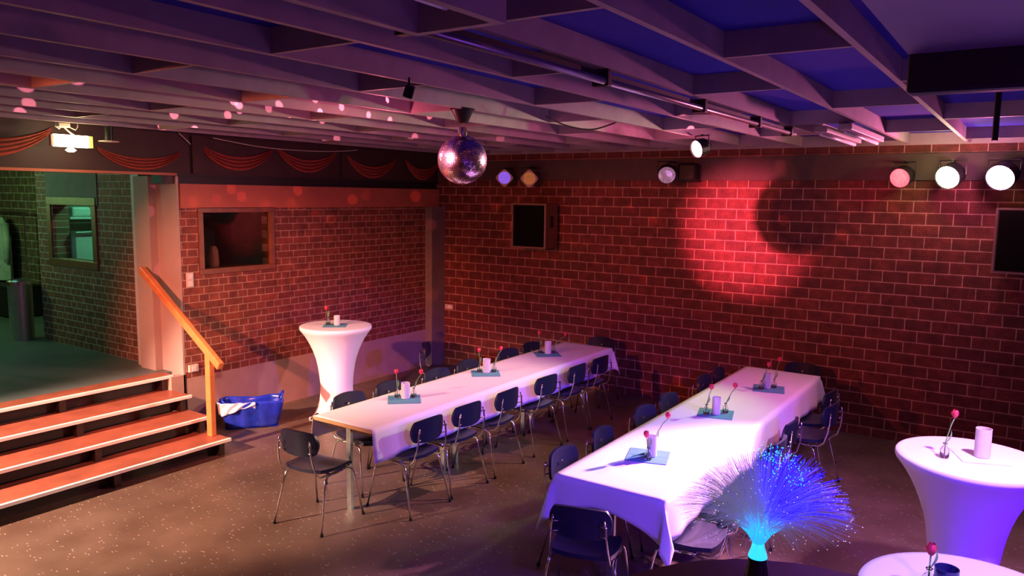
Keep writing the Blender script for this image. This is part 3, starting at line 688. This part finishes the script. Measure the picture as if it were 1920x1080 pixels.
# ------------------------------------------------------------------ loudspeakers
def speaker(x, y, z, w_, h_, d_, rz, label):
    t = thing('loudspeaker', (x, y, z), label, 'loudspeaker', 'loudspeakers on the back wall', R(rz))
    MB().box(-w_/2, w_/2, -d_/2, d_/2, -h_/2, h_/2, bev=.008).build('cabinet', M['speaker_body'], t)
    MB().box(-w_/2+.025, w_/2-.025, -d_/2-.008, -d_/2+.004, -h_/2+.025, h_/2-.025, bev=.003).build('grille', M['grille'], t)
    for sx in (-1, 1):
        b = MB(); b.box(sx*(w_/2-.006)-.010, sx*(w_/2-.006)+.010, -d_/2-.006, -d_/2+.008, -h_/2, h_/2); b.build('edge_trim', M['speaker_trim'], t)
        b = MB(); b.box(-w_/2+.01, w_/2-.01, -d_/2-.006, -d_/2+.008, sx*(h_/2-.008)-.008, sx*(h_/2-.008)+.008); b.build('edge_trim', M['speaker_trim'], t)
    MB().box(w_/2-.002, w_/2+.006, -.05, .05, -.02, .14, bev=.004).build('side_handle', M['can'], t)
    MB().box(-.08, .08, d_/2-.02, d_/2+.10, -.06, .06).build('wall_bracket', M['can'], t)
    return t
speaker(-5.62, 8.80, 2.20, .52, .60, .34, 3, 'dark loudspeaker with a wooden side on the back wall beside the amber lamp')
speaker(-.02, 8.80, 2.235, .55, .62, .34, -6, 'dark loudspeaker at the right edge of the photo below the magenta lamp')

# ------------------------------------------------------------------ ceiling fittings
b = MB(); ra = MB()
t = thing('ceiling_conduit', (-1.69, 1.88, 3.13), 'long thin metal conduit running under the ceiling boards', 'conduit')
MB().tube([(0, 0, 0), (0, 4.72, 0)], .017, 10).build('pipe', M['rail'], t, smooth=True)
MB().box(-.055, -.02, 0, 4.6, .01, .045).build('channel', M['rail_dark'], t)
for yy in (.02, 1.35, 2.6, 3.7, 4.55): MB().box(-.06, .024, yy-.02, yy+.02, -.024, .055, bev=.004).build('clip', M['rail_dark'], t)
def fluo(x0, x1, y0, y1, z, label):
    t = thing('ceiling_strip_light', ((x0+x1)/2, (y0+y1)/2, z), label, 'strip light', 'unlit strip lights under the ceiling')
    hx, hy = abs(x1-x0)/2, abs(y1-y0)/2
    MB().box(-hx, hx, -hy, hy, 0, .05, bev=.006).build('housing', M['ceil_wood'], t)
    MB().tube([(0, -hy+.04, -.014), (0, hy-.04, -.014)], .014, 10).build('tube', M['tube_white'], t, smooth=True)
fluo(-1.52, -1.42, 6.5, 7.95, 3.135, 'unlit strip light left of its pair under the ceiling near the back wall')
fluo(-1.31, -1.21, 6.35, 7.85, 3.135, 'unlit strip light right of its pair under the ceiling near the back wall')
t = thing('ceiling_fixture', (-1.38, 1.25, 3.06), 'boxy ceiling light fitting cut off by the top edge of the photo', 'light fitting')
b = MB()
for (x0, x1, y0, y1) in ((-.16, -.13, -.5, .5), (.13, .16, -.5, .5), (-.13, .13, .47, .5), (-.13, .13, -.5, -.47)): b.box(x0, x1, y0, y1, 0, .12)
b.build('frame', M['ceil_wood'], t); MB().box(-.13, .13, -.47, .47, .09, .12).build('panel', M['white_trim'], t)
MB().tube([(0, -.44, .055), (0, .44, .055)], .014).build('tube', M['tube_white'], t)
t = thing('ceiling_sensor', (-2.69, 3.0, 3.12), 'tiny dark box hanging under the ceiling left of the mirror ball motor', 'sensor')
MB().box(-.025, .025, -.025, .025, -.03, .03, bev=.006, rot=Euler((.3, .3, .7)).to_matrix()).build('housing', M['can'], t); MB().tube([(0, 0, .02), (0, 0, .07)], .006).build('stem', M['can'], t)
def cable(name, pts, r, label, m='cable'):
    P = [Vector(p) for p in pts]; out = []
    for i in range(len(P)-1):
        p0, p1, p2, p3 = P[max(0, i-1)], P[i], P[i+1], P[min(len(P)-1, i+2)]
        for k in range(8):
            s = k/8; out.append(.5*((2*p1)+(p2-p0)*s+(2*p0-5*p1+4*p2-p3)*s*s+(3*p1-p0-3*p2+p3)*s**3))
    out.append(P[-1]); o = MB().tube(out, r, 6).build(name, M[m], smooth=True); return tag(o, label, 'cable')
cable('sagging_cable', [(-7.46, 5.15, 3.18), (-7.46, 5.8, 3.12), (-7.46, 6.5, 3.115), (-7.46, 7.0, 3.14), (-7.46, 7.3, 3.17)], .006, 'thin pale cable sagging across the top of the dark fascia')
cable('dangling_cable', [(-7.515, 4.78, 3.21), (-7.51, 4.84, 3.16), (-7.525, 4.92, 3.10)], .006, 'short loose pale cable end above the vertical post of the fascia')
cable('loose_cable', [(-3.05, 4.9, 3.185), (-2.98, 5.1, 3.13), (-2.9, 5.35, 3.12), (-2.8, 5.55, 3.185)], .006, 'dark cable looping under the ceiling right of the mirror ball', 'rail_dark')

# exit light, its junction box and cables
t = thing('exit_light', (-7.2, 3.54, 3.035), 'glowing emergency light hanging by cables below the ceiling at the left', 'exit light')
MB().box(-.02, .02, -.165, .135, -.055, .052, bev=.006).build('lit_face', M['exit'], t)
MB().box(-.02, .02, .136, .172, -.055, .052, bev=.004).build('green_end', M['exit_side'], t)
MB().box(-.02, .02, -.195, -.166, -.05, .045, bev=.004).build('end_cap', M['cable'], t)
MB().lathe([(0, -.10), (.025, -.097), (.045, -.082), (.025, -.066), (0, -.062)], 20, (0, -.02, 0)).build('bulb_cover', M['exit'], t, smooth=True)
b = MB(); b.tube([(.0, -.08, .155), (.0, -.06, .11), (0, -.02, .075), (0, .02, .05)], .007); b.tube([(.0, -.03, .155), (0, -.02, .12), (0, .03, .10), (0, .05, .13), (0, .05, .155)], .005); b.tube([(.0, -.14, .155), (0, -.14, .12), (0, -.11, .10), (0, -.08, .13)], .005); b.build('cable', M['cable'], t, smooth=True)
MB().box(-.04, .04, -.13, -.03, .115, .155, bev=.006).build('junction_box', M['white_plastic'], t)
point('exit_light_glow', (-7.10, 3.52, 3.02), 4.5, (1, .78, .32), .06)
t = thing('smoke_detector', (-7.15, 3.84, 3.19), 'dark cylinder with a pale disc hanging beside the glowing emergency light', 'detector')
MB().lathe([(0, -.13), (.04, -.13), (.04, 0), (0, 0)], 20).build('cylinder', M['can'], t); MB().lathe([(0, -.150), (.085, -.145), (.09, -.138), (.03, -.130), (0, -.130)], 28).build('disc', M['white_plastic'], t)

# hood at the top right
hd = thing('ceiling_hood', (0, 2.2, 2.9), 'large dark lipped hood with a purple sloping panel, blurred at the top right', 'hood')
b = MB(); b.box(-.30, 1.3, .02, .08, -.03, .095, bev=.012); b.build('front_lip', M['duct_lip'], hd)
b = MB(); V = [b.b.verts.new(p) for p in ((-.30, .02, .07), (1.3, .02, .07), (1.3, -1.2, .22), (-.42, -.62, .22), (-.30, .05, .12), (1.3, .05, .12), (1.3, -1.2, .28), (-.42, -.62, .28))]
for f in ((0, 1, 2, 3), (7, 6, 5, 4), (0, 4, 5, 1), (1, 5, 6, 2), (2, 6, 7, 3), (3, 7, 4, 0)): b.b.faces.new([V[i] for i in f])
b.build('sloping_panel', M['duct'], hd)
bx = MB().box(-.02, .9, 4.9, 8.6, 2.98, 3.18, bev=.01).build('ceiling_box', M['desk']); tag(bx, 'dark box beam under the ceiling behind the hood at the right edge', 'ceiling box')
po = MB().tube([(-.17, 3.9, 2.86), (-.17, 3.9, 3.3)], .012).build('hanging_rod', M['can']); tag(po, 'thin dark rod hanging from the ceiling behind the hood', 'rod')

# ------------------------------------------------------------------ small wall fittings
def plate(name, label, cat, parts):
    t = None
    for i, (n_, m, a) in enumerate(parts):
        if i == 0:
            cx, cy, cz = (a[0]+a[1])/2, (a[2]+a[3])/2, (a[4]+a[5])/2; t = thing(name, (cx, cy, cz), label, cat)
        MB().box(a[0]-cx, a[1]-cx, a[2]-cy, a[3]-cy, a[4]-cz, a[5]-cz, bev=.002).build(n_, M[m], t)
plate('light_switch', 'pale light switch on the brick wall left of the dark window', 'switch', [('plate', 'white_plastic', (XL, XL+.014, 4.815, 4.90, 1.565, 1.725)), ('rocker', 'tube_white', (XL+.014, XL+.020, 4.83, 4.885, 1.655, 1.71)), ('rocker', 'tube_white', (XL+.014, XL+.020, 4.83, 4.885, 1.58, 1.635))])
plate('wall_socket', 'pale socket low on the brick wall behind the handrail post', 'socket', [('plate', 'white_plastic', (XL, XL+.03, 4.80, 4.91, .63, .71)), ('insert', 'tube_white', (XL+.03, XL+.034, 4.83, 4.88, .645, .695))])
plate('wall_socket', 'small pale socket on the back wall right of the corner post', 'socket', [('plate', 'white_plastic', (-7.39, -7.24, YB-.014, YB, .865, .935)), ('insert', 'tube_white', (-7.33, -7.27, YB-.018, YB-.014, .875, .925))])

# ------------------------------------------------------------------ blue bag
t = thing('shopping_bag', (-7.10, 5.28, 0), 'crumpled blue plastic shopping bag on the floor beside the steps', 'bag', rz=R(52))
def bagw(u, v):
    a = u*2*PI; ca, sa = math.cos(a), math.sin(a); m_ = (abs(ca)**4+abs(sa)**4)**(-.25)
    fl = .80+.20*v; wr = .012*math.sin(a*5+v*4)+.008*math.sin(a*11+2)
    return ((.34+wr)*ca*m_*fl, (.16+wr)*sa*m_*fl, (.30+.012*math.sin(a*3))*v+.002)
b = MB().grid(bagw, 64, 8); o = b.build('bag_wall', M['blue_bag'], t, smooth=True); o.modifiers.new('s', 'SOLIDIFY').thickness = .003
MB().grid(lambda u, v: (.28*(u*2-1), .13*(v*2-1), .004), 4, 4).build('bag_bottom', M['blue_bag'], t)
def lin(u, v):
    a = PI+.35+u*1.35; ca, sa = math.cos(a), math.sin(a); m_ = (abs(ca)**4+abs(sa)**4)**(-.25)
    return ((.352+.01*math.sin(u*30))*ca*m_*(1-.04*v), (.172+.012*math.sin(u*25+v*7))*sa*m_*(1-.04*v), .305-.15*v*(.7+.3*math.sin(u*5+.5)))
o = MB().grid(lin, 26, 8).build('liner_fold', M['lining'], t, smooth=True); o.modifiers.new('s', 'SOLIDIFY').thickness = .002
b = MB(); b.tube([(.30, -.06, .27), (.33, -.05, .33), (.34, .0, .37), (.33, .05, .35), (.30, .07, .27)], .014, 8); b.build('handle', M['blue_bag'], t, smooth=True)
MB().tube([(-.28, -.06, .28), (-.31, -.02, .31), (-.31, .04, .31), (-.28, .07, .28)], .012, 8).build('handle', M['blue_bag'], t, smooth=True)

# ------------------------------------------------------------------ hallway things
t = thing('steel_bin', (-10.98, 4.62, PF), 'tall round steel bin at the corner of the green-lit hallway', 'bin')
MB().lathe([(0, 0), (.14, 0), (.14, .78), (.13, .80), (.12, .80), (.12, .70), (0, .70)], 32).build('bin_body', M['bin'], t)
MB().lathe([(.143, .74), (.147, .74), (.147, .78), (.143, .78)], 32).build('bin_rim', M['chrome'], t)
def coat(x, y, label, w_=.28):
    t = thing('hanging_coat', (x, y, 2.15), label, 'coat', 'coats hanging in the hallway')
    def f(u, v):
        a = u*2*PI; r = w_*(.35+.65*min(1, v*3.2))*(1+.10*math.sin(a*5+v*2))
        return (r*math.cos(a), .12*(1+.12*math.sin(a*4))*math.sin(a)*(.4+.6*min(1, v*3)), -1.0*v)
    MB().grid(f, 30, 12).build('coat_body', M['coat'], t, smooth=True)
    for s in (-1, 1): MB().tube([(s*w_*.7, 0, -.10), (s*w_*1.1, -.03, -.35), (s*w_*1.15, -.05, -.72)], [.055, .05, .04], 10).build('sleeve', M['coat'], t, smooth=True)
coat(-14.55, 5.52, 'pale coat hanging at the left edge of the photo in the green hallway', .34); coat(-13.75, 5.55, 'pale coat hanging nearer the bin in the green hallway', .26)
t = thing('hall_bench', (-14.1, 5.45, PF), 'black bench box under the coats in the hallway', 'bench')
MB().box(-1.6, 1.3, -.2, .25, .02, .46, bev=.01).build('bench_box', M['black'], t); MB().box(-1.62, 1.32, -.22, .26, .46, .50, bev=.01).build('bench_top', M['black'], t)
MB().tube([(-1.6, .1, 1.62), (1.3, .1, 1.62)], .014).build('coat_rail', M['chrome'], t)
for sx in (-1.5, 1.2): MB().tube([(sx, .1, .5), (sx, .1, 1.62)], .014).build('rail_post', M['chrome'], t)
# kitchen seen through the windows
t = thing('kitchen_cupboard', (-10.40, 5.75, PF), 'pale cupboard with a shelf seen through the green-lit window', 'cupboard')
MB().box(-.2, .16, -.74, 1.3, 0, 1.40, bev=.005).build('cabinet', M['counter'], t); MB().box(-.2, .19, -.745, 1.32, 1.40, 1.44, bev=.004).build('worktop', M['bin'], t)
MB().box(-.2, .05, -.74, 1.3, 1.60, 1.63).build('shelf', M['counter'], t)
bx = MB().box(-10.56, -10.38, 5.05, 5.30, PF+1.632, PF+1.76, bev=.03).build('storage_basket', M['counter']); tag(bx, 'green-lit basket on the shelf behind the hallway window', 'basket')
t = thing('white_canister', (-7.93, 5.20, 1.72), 'pale canister standing behind the lower left corner of the dark window', 'canister')
MB().lathe([(0, 0), (.04, 0), (.04, .22), (.03, .24), (0, .24)], 20).build('canister_body', M['white_plastic'], t); MB().lathe([(0, .24), (.025, .24), (.025, .27), (0, .27)], 16).build('lid', M['frame_wood'], t)
t = thing('amber_jar', (-8.0, 5.48, 1.72), 'amber jar standing behind the dark window right of the canister', 'jar')
MB().lathe([(0, 0), (.055, 0), (.06, .05), (.05, .2), (.03, .24), (0, .24)], 20).build('jar_body', M['table_wood'], t)
sh = MB().box(-8.2, XL-.21, 5.0, 5.97, 1.69, 1.72).build('window_shelf', M['frame_wood']); struct(sh)

# ------------------------------------------------------------------ desk and fibre optic lamp in the foreground
dk = thing('high_table', (-.31, 1.62, 0), 'dark round high table with a worn edge at the bottom of the photo', 'high table')
b = MB(); n = 120; rim = [(.55*math.cos(2*PI*k/n)*(1+.0035*math.sin(k*2.3)+.002*math.sin(k*5.1)), .55*math.sin(2*PI*k/n)*(1+.0035*math.sin(k*2.3)+.002*math.sin(k*5.1))) for k in range(n)]
vt = [b.b.verts.new((x, y, 1.585)) for x, y in rim]; vb = [b.b.verts.new((x, y, 1.550)) for x, y in rim]
b.b.faces.new(vt); b.b.faces.new(vb[::-1])
for k in range(n): b.b.faces.new((vt[k], vb[k], vb[(k+1) % n], vt[(k+1) % n]))
b.build('tabletop', M['desk'], dk)
MB().lathe([(0, .03), (.05, .03), (.05, 1.55), (0, 1.55)], 24).build('column', M['desk'], dk)
MB().lathe([(0, 0), (.34, 0), (.34, .02), (.06, .04), (0, .04)], 32).build('foot', M['desk'], dk)
LX, LY, LZ = -.487, 1.78, 1.586
lp = thing('fibre_optic_lamp', (LX, LY, LZ), 'fibre optic lamp with a glowing cyan collar and a spray of blue fibres', 'lamp')
MB().lathe([(0, 0), (.045, 0), (.044, .02), (.030, .10), (.022, .155), (.022, .162), (0, .162)], 32).build('base', M['lamp_base'], lp, smooth=False)
MB().lathe([(0, .162), (.0225, .162), (.0215, .168), (.016, .185), (.013, .20), (0, .20)], 28).build('glow_collar', M['lamp_cone'], lp, smooth=True)
def fibre_mat(name, c, e, alpha):
    m = bpy.data.materials.new(name); m.use_nodes = True; bs = m.node_tree.nodes['Principled BSDF']
    bs.inputs['Base Color'].default_value = (*c, 1); bs.inputs['Roughness'].default_value = .25
    bs.inputs['Emission Color'].default_value = (*c, 1); bs.inputs['Emission Strength'].default_value = e; bs.inputs['Alpha'].default_value = alpha
    return m
FM = {'blue': fibre_mat('fibre_blue', (.03, .005, 1), 1.0, .85), 'white': fibre_mat('fibre_clear', (.62, .60, .72), .10, .35), 'cyan': fibre_mat('fibre_cyan', (.03, .50, .90), .75, .6),
      'violet': fibre_mat('fibre_violet', (.35, .28, .9), .25, .5)}
TM = {'blue': fibre_mat('tip_blue', (.06, .10, 1), 2.2, 1), 'cyan': fibre_mat('tip_cyan', (.05, .8, .75), 2, 1), 'white': fibre_mat('tip_white', (1, .85, .9), 1.2, 1)}
rnd = random.Random(3)
FB = {k: MB() for k in FM}; TB = {k: MB() for k in TM}
rv = Vector((math.cos(yaw), math.sin(yaw), 0))
for i in range(2300):
    th = math.acos(1-rnd.random()*.93)*1.0; ph = rnd.uniform(0, 2*PI)
    d_ = Vector((math.sin(th)*math.cos(ph), math.sin(th)*math.sin(ph), math.cos(th)))
    side = d_.dot(rv)  # lamp colour wheel: blue sector on one side
    Lf = .225*(1+rnd.gauss(0, .05))*(1+.06*side)
    o0 = Vector((.012*math.cos(ph)*math.sin(th), .012*math.sin(ph)*math.sin(th), .195))
    pts = []
    for k in range(7):
        s = k/6; up_ = Vector((0, 0, 1))
        dd = (up_*(1-s)**1.3*.9+d_*(.35+.65*s)).normalized()
        p = (pts[-1]+dd*Lf/6) if pts else o0
        if pts: p = p-Vector((0, 0, .012*s*s*math.sin(th)))
        pts.append(p)
    if rnd.random() < .25: key = 'white'
    elif side > .05 and d_.z > .30: key = 'blue' if rnd.random() < .8 else 'violet'
    elif side > .05: key = 'violet' if rnd.random() < .5 else 'white'
    else: key = 'white' if rnd.random() < .8 else 'violet'
    if i % 9 == 0: key = 'white'
    rr = .00036
    FB['cyan'].tube(pts[:3], rr*1.15, 3, False)
    FB[key].tube(pts[2:], [rr]*5, 3, False)
    tk = 'cyan' if (-.05 < side < .5 and d_.z > .78) else ('blue' if side > .2 and d_.z > .25 else 'white')
    if tk == 'white' and rnd.random() < .8 or tk != 'white' and rnd.random() < (.3 if tk == 'cyan' else .65): continue
    TB[tk].tube([pts[-1], pts[-1]+(pts[-1]-pts[-2]).normalized()*.002], .00065, 4)
for k, b in FB.items():
    o = b.build('fibre_spray', FM[k], lp); o['kind'] = 'stuff'; o['label'] = {'blue': 'blue fibres', 'white': 'clear fibres', 'cyan': 'cyan lit fibre roots', 'violet': 'violet fibres'}[k]
for k, b in TB.items():
    o = b.build('fibre_tips', TM[k], lp); o['kind'] = 'stuff'; o['label'] = {'blue': 'blue glowing fibre tips', 'cyan': 'cyan glowing fibre tips', 'white': 'pale fibre tips'}[k]
